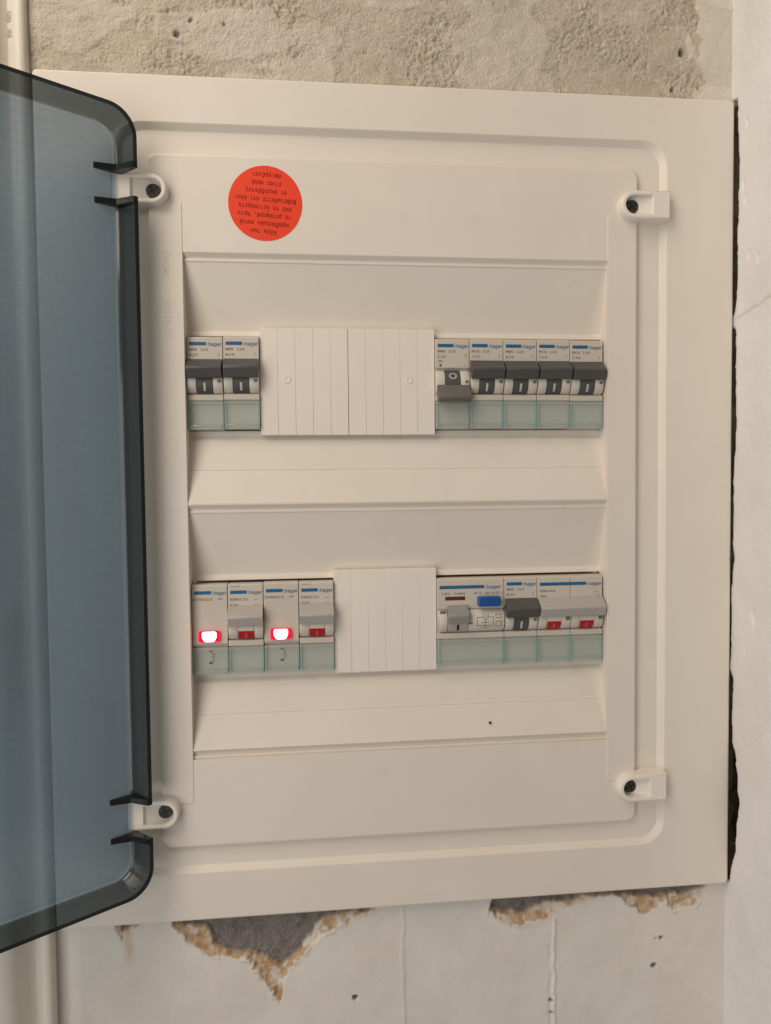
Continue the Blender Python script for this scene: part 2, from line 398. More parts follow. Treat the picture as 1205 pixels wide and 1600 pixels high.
    L[..., 1] += .55*(1-top)*np.exp(-((A+138.5)/2.2)**2)*sstep(-238, -222, B)*(B < -214)
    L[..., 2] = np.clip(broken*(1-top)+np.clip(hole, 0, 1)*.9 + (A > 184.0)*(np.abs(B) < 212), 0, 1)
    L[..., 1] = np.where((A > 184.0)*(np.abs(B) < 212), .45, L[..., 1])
    keep = ~((A[:-1, :-1] > -134) & (A[1:, 1:] < 145) & (B[:-1, :-1] > -188) & (B[1:, 1:] < 188))
    o = grid_obj('wall', U, V, np.stack([A, B, w], -1), L, M['wall'], keep)
    tag(o, kind='structure')
build_wall()

def build_side_wall():
    W = lines((-40, -8, 4), (-8, 30, .6), (30, 78, 8), (78, 78.5, .5)); V = lines((-720, -305, 40), (-305, 275, 1.1), (275, 705, 40))
    A, B = np.meshgrid(W, V)
    ctl = [(-900, -8), (-213, -8), (-209, 1.0), (-200, 3.2), (-196, 4.5), (-190, 7.4), (-178, 6.8), (-165, 8.6), (-148, 7.2), (-138, 5.0), (-132, 2.4), (-96, 2.2), (-92, -2), (-80, .4), (-20, 2.4), (40, 3.0), (88, 2.2), (92, 1.0), (94.5, -7), (98, -7), (101, 1.6), (140, 4.6), (170, 4.4), (206, 3.4), (211, 1.8), (215, -8), (900, -8)]
    e = np.interp(V, [c[0] for c in ctl], [c[1] for c in ctl])[:, None] + (fbm(B/6., B*0+3, 5, 4)-.5)*2.2 + (vnoise(B/17., B*0+9, 77)-.5)*2.4 - 2.6*(np.abs(B) < 212)
    br = 1-sstep(-.5, .7, A-e)
    dep = 22*br*(.75+.5*fbm(A/4., B/8., 8, 3))*sstep(-214, -206, B)*(1-sstep(207, 214, B))
    bulge = (fbm(A/40., B/50., 19, 3)-.5)*1.4 + (fbm(A/7., B/9., 23, 4)-.5)*.45
    crack = .5*np.exp(-((B-97.5-(A-3)*.17-(fbm(A/4., A*0, 3, 2)-.5)*2)/.7)**2)*(A > 1)
    u = 184.75 + bulge*sstep(-6, 8, A) + dep + crack + 260*(A > 78.2)
    for hv, hw, r in ((-58, 18, 1.6), (-62, 19, 1.5), (-78, 12, .9), (165, 6.5, 1.4), (157, 8.5, 1.), (128, 12, 1.2), (124, 20, 1.3), (196, 9, 1.2)):
        u = u + .9*(1-sstep(r*.4, r*1.3, np.hypot(A-hw, (B-hv)*.5)))
    L = np.zeros(A.shape+(3,))
    L[..., 2] = np.clip(br*(dep > .8), 0, 1)
    L[..., 1] = np.clip(np.exp(-((A-e-.4)/.9)**2)*.75*sstep(.35, .6, fbm(A/5., B/9., 31, 3))*(B > -214)*(B < 214) + crack*.9, 0, 1)
    o = grid_obj('wall_right', W, V, np.stack([u, B, A], -1), L, M['side_wall']); tag(o, kind='structure')
build_side_wall()

prof = [(-173.6, -8), (-173.6, -2.6), (-174.2, -1.5), (-175.4, -.9), (-177, -.8), (-178.6, -1.4), (-179.4, -2.6), (-180.0, -4.6), (-181.2, -5.6), (-183.0, -5.6), (-185.2, -4.2), (-187.4, -.6), (-189.4, 3.2), (-192.0, 5.4), (-195.5, 6.6), (-200, 7.0), (-262, 7.4), (-266, 5), (-266, -8)]
o = finish('door_architrave', prism([(a-1.5, b) for a, b in prof], 'v', -720, 705), M['trim'], ang=40, flat_mm2=3e4)
tag(o, 'cream painted moulded timber trim running up the left edge of the wall', 'door trim')

# ================================================================== ENCLOSURE
panel = empty('distribution_board', 5.6, -211, -5.5)
PO = (5.6, -211, -5.5)
def rel(bm):       # geometry below is written in wall coordinates; move it to the board's base
    bmesh.ops.translate(bm, verts=bm.verts, vec=-Vector(P(*PO))); return bm
tag(panel, 'cream plastic flush distribution board with its smoked blue door swung open', 'fuse box')

# outer plate with the recessed tray
bm = bmesh.new()
rings(bm, [(rrect(-172.2, 183.6, -210.6, 211.8, 2.0), -5.7), (rrect(-172.2, 183.6, -210.6, 211.8, 2.0), -1.0), (rrect(-171.9, 183.3, -210.3, 211.5, 2.0), -.3),
           (rrect(-171.2, 182.6, -209.6, 210.8, 1.6), 0), (rrect(-134.8, 146.4, -186.0, 189.2, 13), 0), (rrect(-134.4, 146.0, -185.6, 188.8, 12.8), -.25), (rrect(-132.2, 143.8, -183.4, 186.4, 11), -2.75), (rrect(-131.8, 143.4, -183.0, 186.0, 10.7), -3.0),
           (rrect(-114, 124, -166, 168, 4), -3.0)])
finish('frame_plate', rel(bm), M['plate'], panel, ang=50)
# inner cover
IU0, IU1 = -103.3, 113.9
bm = bmesh.new()
rings(bm, [(rrect(-119.6, 130.4, -172.4, 174.4, 4.2), -3.1), (rrect(-119.4, 130.2, -172.2, 174.2, 4.2), -.7), (rrect(-119.1, 129.9, -171.9, 173.9, 4.0), -.2), (rrect(-118.4, 129.2, -171.2, 173.2, 3.6), 0),
           (rrect(IU0, IU1, -127.3, 126.9, .01), 0), (rrect(IU0, IU1, -127.3, 126.9, .01), -15)])
finish('cover', rel(bm), M['cover'], panel, ang=50)
for a, b in ((-118.6, IU0), (IU1, 129.4)):
    finish('side_rail', rel(box(a, b, -149.5, 150.5, -.5, .32, .3, 3)), M['cover'], panel)
def section(pts, name):
    back = [(v, w-1.6) for v, w in pts[::-1]]
    finish(name, rel(prism(pts+back, 'u', IU0-.02, IU1+.02)), M['cover'], panel, ang=12)
def groove(v): return [(v, 0), (v-.3, -.12), (v-2.3, -2.0), (v-3.0, -2.1), (v-3.3, -1.6), (v-3.7, -1.5), (v-4.2, -1.6), (v-4.5, -2.0), (v-5.0, -2.1)]
def slope_in(v): return groove(v)+[(v-33, -10.0), (v-36.2, -10.9), (v-36.8, -10.9), (v-39.2, -10.1), (v-39.5, -10.3), (v-39.6, -13)]
def slope_out(v): return [(v, -13), (v-.1, -11.3), (v-.4, -11.0), (v-3.0, -10.9), (v-5.0, -9.2), (v-19.9, -5.6), (v-20.2, -5.2), (v-20.5, -5.35), (v-36.5, -.2), (v-36.8, 0)]
section(slope_in(126.9), 'cover_moulding')
section(slope_out(39.5)+[(x, y) for x, y in slope_in(1.9)], 'cover_moulding')
section(slope_out(-85.6)+groove(-122.5)[:4]+[(-125.7, -1.4), (-126.1, -.8), (-126.5, -.8), (-126.7, -1.2), (-127.35, -1.2)], 'cover_moulding')
# a fleck of dirt stuck to the lowest moulding
bm = bmesh.new(); rings(bm, [([(50.6+r*(1+.3*math.sin(3*i))*math.cos(i*.785), -115.6+.8*r*math.sin(i*.785)) for i in range(8)], w) for r, w in ((.75, -3.0), (.7, -1.5), (.4, -1.15))], cap=True)
finish('dirt_fleck', rel(bm), M['p_black'], panel)
# black sheet standing in for the shade inside the board, behind the device windows
finish('dark_backing', rel(box(IU0+1, IU1-1, -150, 150, -30, -28)), M['black'], panel)

# hinge and latch lugs with screws
def lug(cu, cv, d):
    """d=+1: block to the right of the screw, -1: to the left"""
    R, H = 7.2, 5.6
    def outl(r, ext, n=14):
        pts = [(cu-d*r*math.sin(math.pi*i/n), cv+r*math.cos(math.pi*i/n)) for i in range(n+1)]
        return pts+[(cu+d*ext, cv-r), (cu+d*ext, cv+r)]
    bm = bmesh.new()
    z0 = lambda pts, w: (pts, w)
    R_ = rings(bm, [(outl(R+.5, 19.4), -3), (outl(R, 19.2), H-.9), (outl(R-.25, 18.95), H-.3), (outl(R-.9, 18.3), H), (outl(5.1, 10.2), H), (outl(4.8, 9.8), H-.4)], cap0=True)
    top = R_[-1]; n = 15
    # sloping pocket: arc vertices go down around the screw well, the far side ramps up to the block
    low = [bm.verts.new(P(p[0], p[1], H-(5.0 if i < n else 1.5))) for i, p in enumerate(outl(4.5, 9.4))]
    for i in range(len(top)): bm.faces.new([top[i], top[(i+1) % len(top)], low[(i+1) % len(top)], low[i]])
    bm.faces.new(low[:n]); bm.faces.new([low[0], low[n-1], low[n], low[n+1]])
    o = finish('hinge_lug' if d < 0 else 'latch_lug', rel(bm), M['lug'], panel, ang=45)
    s = bmesh.new()
    cyl(s, cu, cv, 4.0, H-5.2, H-3.4, 20, 3.2)
    sc_ = finish('screw', rel(s), M['screw'], o); 
    c = bmesh.new(); a = random.uniform(.3, 1.2)
    for k in (0, 1):
        t = a+k*math.pi/2; dx, dy = math.cos(t), math.sin(t)
        pts = [(cu+dx*2.6+dy*.45, cv+dy*2.6-dx*.45), (cu+dx*2.6-dy*.45, cv+dy*2.6+dx*.45), (cu-dx*2.6-dy*.45, cv-dy*2.6+dx*.45), (cu-dx*2.6+dy*.45, cv-dy*2.6-dx*.45)]
        join(c, prism(pts, 'w', H-3.7, H-3.34+k*.01))
    finish('screw_slot', rel(c), M['p_black'], o)
    return o
lug(-116.6, 155.2, -1); lug(-117.4, -152.4, -1); lug(126.4, 154.3, 1); lug(126.2, -152.4, 1)

# raised maker's name running down the left rail
bm = bmesh.new()
put_text(bm, ':hager', 6.4, -112.6, 127.5, .34, rot=-math.pi/2, extrude=.16, bold=.03)
put_text(bm, 'VE118.20', 5.4, -112.4, 103.0, .34, rot=-math.pi/2, extrude=.13)
finish('raised_lettering', rel(bm), M['cover'], panel, ang=30)

# smoked door, open about 143 degrees
DH, DW, DD = 374.6, 272.0, 15.0           # height, width, rim depth
HU, HW, ANG = -121.2, 14.2, math.radians(143.2)
ex, ey = math.cos(ANG), math.sin(ANG)     # along the door, in (u,w)
nx, ny = -ey, ex                          # outward normal after opening
DVC = .7
def DP(x, y, z): return P(HU+ex*x+nx*z-PO[0], y+DVC-PO[1], HW+ey*x+ny*z-PO[2])
notch = [(161.0, 147.6), (-143.0, -159.6)]
left = []
for a, b in notch: left += [a-DVC, b-DVC]
def dl(i, r): return rrect(i, DW-i, -DH/2+i, DH/2-i, r, 9, left)
def innotch(k, p, q):
    if k in (4, 5, 6) : return False
    m = (p[1]+q[1])/2 + DVC
    return abs(p[0]-q[0]) < 1e-6 and p[0] < 8 and any(b < m < a for a, b in notch)
loops = [(dl(0, 13), 0.0), (dl(.3, 13), .05), (dl(2.0, 12.5), 0.0), (dl(5.4, 9.5), DD-3.6), (dl(6.4, 8.8), DD-2.4), (dl(8.2, 7), DD-2.0)]
# inner skin, edge, outer skin
inner = [(dl(1.9, 12.0), 0.0), (dl(4.4, 9.8), DD-3.0), (dl(5.2, 9.2), DD-2.2), (dl(6.2, 8.4), DD-2.0)]
outer = [(dl(5.4, 9.2), DD), (dl(3.6, 10.8), DD-.5), (dl(2.8, 11.4), DD-1.8), (dl(0, 13), 0.0)]
bm = bmesh.new()
def sk(k, p, q):
    m = (p[1]+q[1])/2 + DVC
    return k < 2 and p[0] < 8 and q[0] < 8 and any(b < m < a for a, b in notch)
Ri = rings(bm, inner, cap=True, skip=sk, fn=DP, mi=lambda k: 2 if k < 2 else 0)
Ro = rings(bm, outer, cap0=True, skip=lambda k, p, q: k >= 1 and sk(0, p, q), fn=DP, mi=lambda k: 2 if k >= 1 else 0)
n = len(Ri[0])
for i in range(n):
    j = (i+1) % n
    if sk(0, inner[0][0][i], inner[0][0][j]): continue
    bm.faces.new([Ro[-1][i], Ro[-1][j], Ri[0][j], Ri[0][i]]).material_index = 1
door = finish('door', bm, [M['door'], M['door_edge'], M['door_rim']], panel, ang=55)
door['label'] = 'smoked blue transparent door of the board, swung open to the left'
for a, b in notch:
    for y in (a+1.3, b-1.3):
        pts = [(.0, 0), (2.2, -.1), (6.6, DD-6), (15.5, DD-2.2), (15.5, DD-1.8), (6, DD-1.8), (2.2, DD-2.4)]
        g = bmesh.new()
        A_ = [g.verts.new(DP(x, y-DVC-1.4, z)) for x, z in pts]; B_ = [g.verts.new(DP(x, y-DVC+1.4, z)) for x, z in pts]
        for i in range(len(pts)):
            j = (i+1) % len(pts); g.faces.new([A_[i], A_[j], B_[j], B_[i]])
        g.faces.new(A_[::-1]); g.faces.new(B_)
        finish('hinge_fin', g, M['door_edge'], door, ang=30)

# ================================================================== STICKER
stk = empty('sticker', -62.6, 151.2, .05)
tag(stk, 'round orange-red sticker with upside-down Greek printing near the board\'s top', 'sticker')
bm = bmesh.new()
rings(bm, [([(18.2*math.cos(2*math.pi*i/64), 18.4*math.sin(2*math.pi*i/64)) for i in range(64)], w) for w in (0, .1)], cap=True, cap0=True)
finish('disc', bm, M['sticker'], stk)
bm = bmesh.new()
rt = math.radians(180-4.2)
for k, (s, wd_) in enumerate((('λόγω των', 13.2), ('κραδασμών κατά', 24.5), ('τη μεταφορά, πριν', 26.5), ('από τη λειτουργία', 26.5), ('βεβαιωθείτε ότι όλοι', 30.5), ('οι ακροδέκτες', 20.5), ('είναι καλά', 14.5), ('σφιγμένοι', 14.2))):
    q = 14.0-3.95*k-1.1
    put_text(bm, s, 4.3, -q*math.sin(rt)*-1*-1, q*math.cos(rt), .14, rot=rt, align='C', bold=.03, width=wd_*.98)
me = bpy.data.meshes.new('printed_text'); bm.to_mesh(me); bm.free(); link('printed_text', me, M['p_red'], stk)

# ================================================================== MODULAR DEVICES
MOD, UB = 18.02, 4.98
K = 1.02
NOSE = -4.0
ROW = {1: 86.2, 2: -38.8}
HN = 46.5
def uk(k): return UB+MOD*k
_shared = {}
def dev(name, k, row, width=1, dv=0.0):
    """Empty at the bottom centre of the device's visible nose; local u from -width/2, local v measured up from the bottom."""
    o = empty(name, uk(k)+MOD*width/2, ROW[row]-HN+dv, NOSE); return o
def V(y): return HN + y*K            # y: mm down from the top edge (negative)
ARC_C, ARC_R = (-21.8, -4.5), 7.0
def arc(a0, a1, n, r=ARC_R):
    return [(V(ARC_C[0]+r*math.sin(math.radians(a0+(a1-a0)*i/n))), ARC_C[1]+r*math.cos(math.radians(a0+(a1-a0)*i/n))) for i in range(n+1)]
def case_profile(face_end=-14.6):
    # front of nose at w=0
    return [(V(0), -22), (V(0), -.9), (V(-.25), -.3), (V(-.8), 0), (V(face_end), 0), (V(face_end-.3), -.3), (V(face_end-.4), -1.6)] + arc(62, -62, 12, 7.0-1.5) + \
           [(V(-28.2), -2.4), (V(-28.35), -.2), (V(-28.7), 0), (V(-31.0), 0), (V(-31.3), -.3), (V(-31.4), -2.6), (V(-45.0), -2.6), (V(-45.6), -3.2), (V(-45.6), -22)]
def casing(o, width, face_end=-14.6, mat='case'):
    hw = MOD*width/2-.16
    key = ('case', width, face_end)
    if key not in _shared:
        ob = finish('casing', prism(case_profile(face_end), 'u', -hw, hw, .22, deg=40, seg=1), M[mat], o, ang=32); _shared[key] = ob.data; return ob
    return link('casing', _shared[key], M[mat], o)
def flat_casing(o, width):
    hw = MOD*width/2-.16
    pr = [(V(0), -22), (V(0), -.9), (V(-.25), -.3), (V(-.8), 0), (V(-29.6), 0), (V(-30.3), -.2), (V(-30.5), -1.2), (V(-31.4), -1.4), (V(-31.4), -2.6), (V(-45.0), -2.6), (V(-45.6), -3.2), (V(-45.6), -22)]
    return finish('casing', prism(pr, 'u', -hw, hw, .22, deg=40, seg=1), M['case'], o, ang=32)
def terminal(o, width=1, split=1):
    hw = MOD*width/2-.12
    key = ('term', width, split)
    if key in _shared:
        a = link('terminal_cover', _shared[key], [M['aqua'], M['aqua_rib']], o); return a
    bm = bmesh.new()
    join(bm, box(-hw, hw, V(-43.4), V(-33.2), -1.3, -.5, .15, 1), 0)
    join(bm, box(-hw, hw, V(-33.2), V(-31.6), -1.0, .25, .2, 1), 0)
    join(bm, box(-hw, hw, V(-45.6), V(-43.2), -3.6, .1, .5, 2), 0)
    n = split
    for s in range(n):
        a, b = -hw+2*hw*s/n, -hw+2*hw*(s+1)/n
        for x0, x1 in ((a, a+1.15), (b-1.15, b)):
            join(bm, box(x0, x1, V(-45.5), V(-31.7), -4.0, .05, .2, 1), 1)
        join(bm, box(a+1.2, b-1.2, V(-43.6), V(-43.0), -3.8, .0, .1, 1), 1)
        for x in (a+1.0, b-1.0): join(bm, box(x-.7, x+.7, V(-44.6), V(-43.0), -4.2, .25, .2, 1), 1)
    ob = finish('terminal_cover', bm, [M['aqua'], M['aqua_rib']], o, ang=32); _shared[key] = ob.data
    return ob
def red_flag(h, b0, b1):
    pr = arc(-12, -57, 8, 7.15)+arc(-57, -12, 8, 6.4)
    finish('red_flag', prism(pr, 'u', b0+.05, b1-.05, .1, deg=40, seg=1), M['red'], h, ang=30)
def toggle(o, u0, u1, bu0, bu1, on=True, mat='grey', bmat=None, skew=.0, mark='I', markmat='p_white', flag=False):
    """paddle plus rotating barrel; the barrel carries the I / O mark"""
    bmat = bmat or mat
    if on: pr = [(-10.9, -.5), (-11.0, .5), (-15.2, 6.2), (-15.8, 6.6), (-16.4, 6.5), (-20.3, 4.3), (-20.7, 3.8), (-20.7, 3.2), (-19.4, -1.0)]
    else: pr = [(-22.9, 1.6), (-29.0, 6.2), (-29.8, 6.6), (-30.6, 6.5), (-32.2, 5.2), (-32.6, 4.4), (-32.2, 3.6), (-28.4, .4), (-24.4, -.5)]
    pr = [(V(a), b) for a, b in pr]
    h = finish('toggle', prism(pr, 'u', u0, u1, .35, deg=20, seg=2), M[mat], o, ang=30)
    a = arc(60, -59, 14, 6.95)
    pr = a+[(V(-27.5), -8), (V(-17), -8)]
    finish('toggle_barrel', prism(pr, 'u', bu0, bu1, .12, deg=40, seg=1), M[bmat], h, ang=30)
    if flag: red_flag(h, bu0, bu1)
    # mark follows the barrel surface
    bm = bmesh.new(); c = (bu0+bu1)/2
    if mark == 'I':
        hwid = .55
        ang = [((-22 if flag else -8)-(26 if flag else 36)*i/8) for i in range(9)] if on else []
        pts = [(V(ARC_C[0]+(7.03+.2*flag)*math.sin(math.radians(t))), ARC_C[1]+(7.03+.2*flag)*math.cos(math.radians(t))) for t in ang]
        A_ = [bm.verts.new(P(c-hwid, p[0], p[1])) for p in pts]; B_ = [bm.verts.new(P(c+hwid, p[0], p[1])) for p in pts]
        for i in range(len(pts)-1): bm.faces.new([A_[i], B_[i], B_[i+1], A_[i+1]])
    else:
        m = 28
        def q(r, i):
            t = 2*math.pi*i/m; th = math.radians(24)+r*math.sin(t)/7.03
            return bm.verts.new(P(c+r*1.15*math.cos(t), V(ARC_C[0]+7.03*math.sin(th)), ARC_C[1]+7.03*math.cos(th)))
        A_ = [q(1.75, i) for i in range(m)]; B_ = [q(1.25, i) for i in range(m)]
        for i in range(m): bm.faces.new([A_[i], A_[(i+1) % m], B_[(i+1) % m], B_[i]])
    me = bpy.data.meshes.new('mark'); bm.to_mesh(me); bm.free(); link('mark', me, M[markmat], h)
    return h
def cheeks(o, width, spans, notch_=True):
    """pale curved shoulders either side of each barrel"""
    for a, b in spans:
        pr = arc(60, -59, 14, 6.8)+[(V(-27.5), -8), (V(-17), -8)]
        finish('shoulder', prism(pr, 'u', a, b, .3, deg=40, seg=2), M['cheek'], o, ang=30)
def logo(o, hw, y=-3.4, bar=None, lw=7.2, right=.7):
    """blue bar followed by the maker's name"""
    r = hw-right; x0 = -hw+1.35
    w = .05
    return print_obj('logo_print', [('B', x0, r-lw-.35, V(y-.9), V(y+.8), .4), ('T', ':hager', 3.5, r-lw, V(y-1.1), dict(width=lw, bold=.035))], M['p_blue'], o, w)
def slots(o, items, mat='black'):
    bm = bmesh.new()
    for a, b, c, d, e in items: join(bm, box(a, b, V(c), V(d), e-.6, e))
    finish('test_slot', bm, M[mat], o)

DEVS = []
def mcb(k, row, t1, t2, label, dv=0, on=True, extra=None, group=None, mod='breaker'):
    o = dev('circuit_breaker', k, row, 1, dv); hw = MOD/2
    casing(o, 1)
    logo(o, hw)
    items = [('T', t1, 2.3, -hw+1.1, V(-6.9), dict(width=9.6)), ('T', t2, 2.1, -hw+1.1, V(-9.5), dict(width=4.4)), ('T', '3', 2.1, hw-2.6, V(-9.2))]
    if not on: items += [('T', '6000', 1.5, -hw+1.3, V(-11.7)), ('B', -hw+2.2, -hw+3.3, V(-14.2), V(-12.7)), ('T', '1', 1.6, hw-2.3, V(-14.0)), ('T', '3', 1.6, hw-2.0, V(-8.2))]
    print_obj('rating_print', items, M['p_grey'], o, .05)
    b0, b1 = -hw+4.9, hw-5.2
    if on:
        toggle(o, -hw+.35, hw-.45, b0, b1)
    else:
        toggle(o, -hw+.6, hw-.2, b0, b1, on=False, mat='greyoff', bmat='grey', mark='O')
    cheeks(o, 1, [(-hw+.3, b0-.15), (b1+.15, hw-.35)])
    slots(o, [(hw-2.7, hw-.9, -22.7, -21.2, 2.3)], 'slot')
    terminal(o)
    tag(o, label, 'breaker', 'circuit breakers in the board'); return o
def isolator(k, label, dv=0):
    o = dev('isolating_switch', k, 2, 1, dv); hw = MOD/2
    casing(o, 1); logo(o, hw, -4.0)
    print_obj('rating_print', [('T', 'SBN232', 2.3, -hw+1.0, V(-8.2), dict(width=9.0)), ('T', '32A', 2.2, -hw+1.0, V(-11.0), dict(width=4.2)), ('T', '4 4', 1.6, hw-4.6, V(-8.3)), ('T', '1 1', 1.5, hw-4.6, V(-10.8)), ('B', -hw+1.6, -hw+6.4, V(-1.15), V(-.9))], M['p_grey'], o, .05)
    b0, b1 = -hw+5.2, hw-4.9
    h = toggle(o, -hw+.2, hw-.2, b0, b1, mat='lgrey', bmat='cheek', markmat='p_pink', flag=True)
    cheeks(o, 1, [(-hw+.3, b0-.15), (b1+.15, hw-.35)])
    terminal(o)
    tag(o, label, 'switch', 'isolating switches in the lower row'); return o
def pilot(k, label, dv=0):
    o = dev('indicator_lamp', k, 2, 1, dv); hw = MOD/2
    flat_casing(o, 1); logo(o, hw, -4.0, lw=7.0)
    print_obj('rating_print', [('T', 'SVN322', 2.3, -hw+.6, V(-7.9), dict(width=9.6)), ('T', '230V~', 1.3, hw-5.0, V(-7.6))], M['p_grey'], o, .07)
    # lens: raised red window, white hot middle
    c = -.35
    l = finish('lamp_lens', prism(rrect(c-5.3, c+5.3, V(-28.6), V(-23.2), .7, 3), 'w', 0, 1.5, .3), M['lamp_red'], o)
    pts = [(c+x, V(y)) for x, y in ((-3.6, -24.0), (-2.9, -23.4), (2.9, -23.4), (3.6, -24.0), (3.5, -26.4), (2.5, -28.1), (1.6, -28.4), (-1.6, -28.4), (-2.5, -28.1), (-3.5, -26.4))]
    finish('lamp_core', prism(pts, 'w', .8, 1.75, .15, seg=1), M['lamp_core'], l)
    t = terminal(o)
    bm = bmesh.new()
    for i in range(9):
        a, b = math.radians(-60+200*i/9), math.radians(-60+200*(i+1)/9)
        for cy, r in ((-35.2, .9), (-37.0, .9)):
            vs = [bm.verts.new(P(1.0+q*math.cos(z), V(cy)+q*math.sin(z), -.44)) for q, z in ((r, a), (r, b), (r-.28, b), (r-.28, a))]; bm.faces.new(vs)
    vs = [bm.verts.new(P(x, V(y), -.44)) for x, y in ((-.9, -39.9), (-.1, -38.4), (1.0, -40.0))]; bm.faces.new(vs)
    vs = [bm.verts.new(P(x, V(y), -.44)) for x, y in ((.3, -39.4), (1.5, -37.9), (1.7, -38.1), (.55, -39.6))]; bm.faces.new(vs)
    vs = [bm.verts.new(P(x, V(y), -.44)) for x, y in ((-.9, -33.3), (.9, -33.3), (.3, -34.0), (-.3, -34.0))]; bm.faces.new(vs)
    me = bpy.data.meshes.new('symbol_print'); bm.to_mesh(me); bm.free(); link('symbol_print', me, M['p_dark'], t)
    tag(o, label, 'indicator lamp', 'lit indicator lamps'); return o
def rcd(k, label):
    o = dev('residual_current_breaker', k, 2, 2); hw = MOD
    casing(o, 2, -15.6)
    logo(o, hw, -4.4, lw=8.6, right=1.8)
    print_obj('rating_print', [('T', 'CDC 740H', 2.3, -hw+2.6, V(-8.4), dict(width=12)), ('T', '40 A  I\u0394n 0,03 A', 2.2, 1.6, V(-8.3), dict(width=15.6))], M['p_grey'], o, .05)
    finish('label_strip', box(-hw+4.4, -hw+15, V(-11.2), V(-9.3), -.2, .1), M['maroon'], o)
    b = finish('test_button', prism(rrect(-hw+21.4, -hw+33.4, V(-14.4), V(-9.4), .9, 4), 'w', -.3, 3.4, .6), M['blue'], o)
    print_obj('button_print', [('T', 'T', 1.6, -hw+27, V(-12.6), dict(align='C'))], M['p_black'], b, 3.43)
    u0, u1 = -hw+5.4, -hw+16.2
    pr = [(V(a), b_) for a, b_ in ((-13.6, -.4), (-13.7, .5), (-17.6, 5.8), (-18.2, 6.2), (-18.9, 6.1), (-22.5, 4.4), (-22.8, 3.9), (-22.4, 1.0), (-21, -1.0))]
    h = finish('toggle', prism(pr, 'u', u0, u1, .35, deg=20), M['mgrey'], o, ang=30)
    finish('toggle_barrel', prism(arc(60, -59, 14, 6.95)+[(V(-27.5), -8), (V(-17), -8)], 'u', u0+.1, u1-.1, .12, deg=40, seg=1), M['lgrey'], h, ang=30)
    bm = bmesh.new(); c = (u0+u1)/2
    pts = [(V(ARC_C[0]+7.03*math.sin(math.radians(-14-30*i/8))), ARC_C[1]+7.03*math.cos(math.radians(-14-30*i/8))) for i in range(9)]
    A_ = [bm.verts.new(P(c-.65, p[0], p[1])) for p in pts]; B_ = [bm.verts.new(P(c+.65, p[0], p[1])) for p in pts]
    for i in range(8): bm.faces.new([A_[i], B_[i], B_[i+1], A_[i+1]])
    me = bpy.data.meshes.new('mark'); bm.to_mesh(me); bm.free(); link('mark', me, M['p_black'], h)
    pr = arc(60, -59, 14, 6.85)+[(V(-27.5), -8), (V(-17), -8)]
    finish('shoulder', prism(pr, 'u', -hw+1.2, u0-.2, .3, deg=40), M['cheek'], o, ang=30)
    finish('shoulder', prism(pr, 'u', u1+.2, hw-.4, .3, deg=40), M['cheek'], o, ang=30)
    # wiring diagram printed on the curved shoulder
    bm = bmesh.new()
    def pt(x, y, off=6.90):
        th = (y-ARC_C[0])/off; return P(x, V(ARC_C[0]+off*math.sin(th)), ARC_C[1]+off*math.cos(th))
    def ln(x0, y0, x1, y1, t=.16):
        L_ = math.hypot(x1-x0, y1-y0) or 1; px, py = -(y1-y0)/L_*t, (x1-x0)/L_*t
        seg = max(1, int(abs(y1-y0)/1.0)); pr_ = None
        for i in range(seg+1):
            f = i/seg; x, y = x0+(x1-x0)*f, y0+(y1-y0)*f
            cur = [bm.verts.new(pt(x+px, y+py)), bm.verts.new(pt(x-px, y-py))]
            if pr_: bm.faces.new([pr_[0], pr_[1], cur[1], cur[0]])
            pr_ = cur
    X = -hw
    for a in ((21, -20, 29.5, -20), (21, -24.4, 29.5, -24.4), (21, -20, 21, -24.4), (29.5, -20, 29.5, -24.4), (24, -18.2, 24, -20), (27, -18.2, 27, -20), (24, -21, 27, -21), (23, -22.6, 28, -22.6), (23, -25.6, 28, -25.6), (25.4, -21, 25.4, -25.6), (31, -18.6, 34, -18.6), (31, -20.4, 34, -20.4), (31, -18.6, 31, -20.4), (34, -18.6, 34, -20.4), (31, -22.2, 34, -22.2), (31, -25, 34, -25), (31, -22.2, 31, -25), (34, -22.2, 34, -25), (24.6, -18, 26.4, -19.2)):
        ln(X+a[0], a[1], X+a[2], a[3])
    me = bpy.data.meshes.new('diagram_print'); bm.to_mesh(me); bm.free(); link('diagram_print', me, M['p_grey'], o)
    slots(o, [(-hw+1.4, -hw+4.4, -17.9, -16.4, 1.2), (u1+.1, u1+2.2, -23.3, -22.4, 2.4)], 'slot')
    terminal(o, 2, 1)
    tag(o, label, 'breaker'); return o
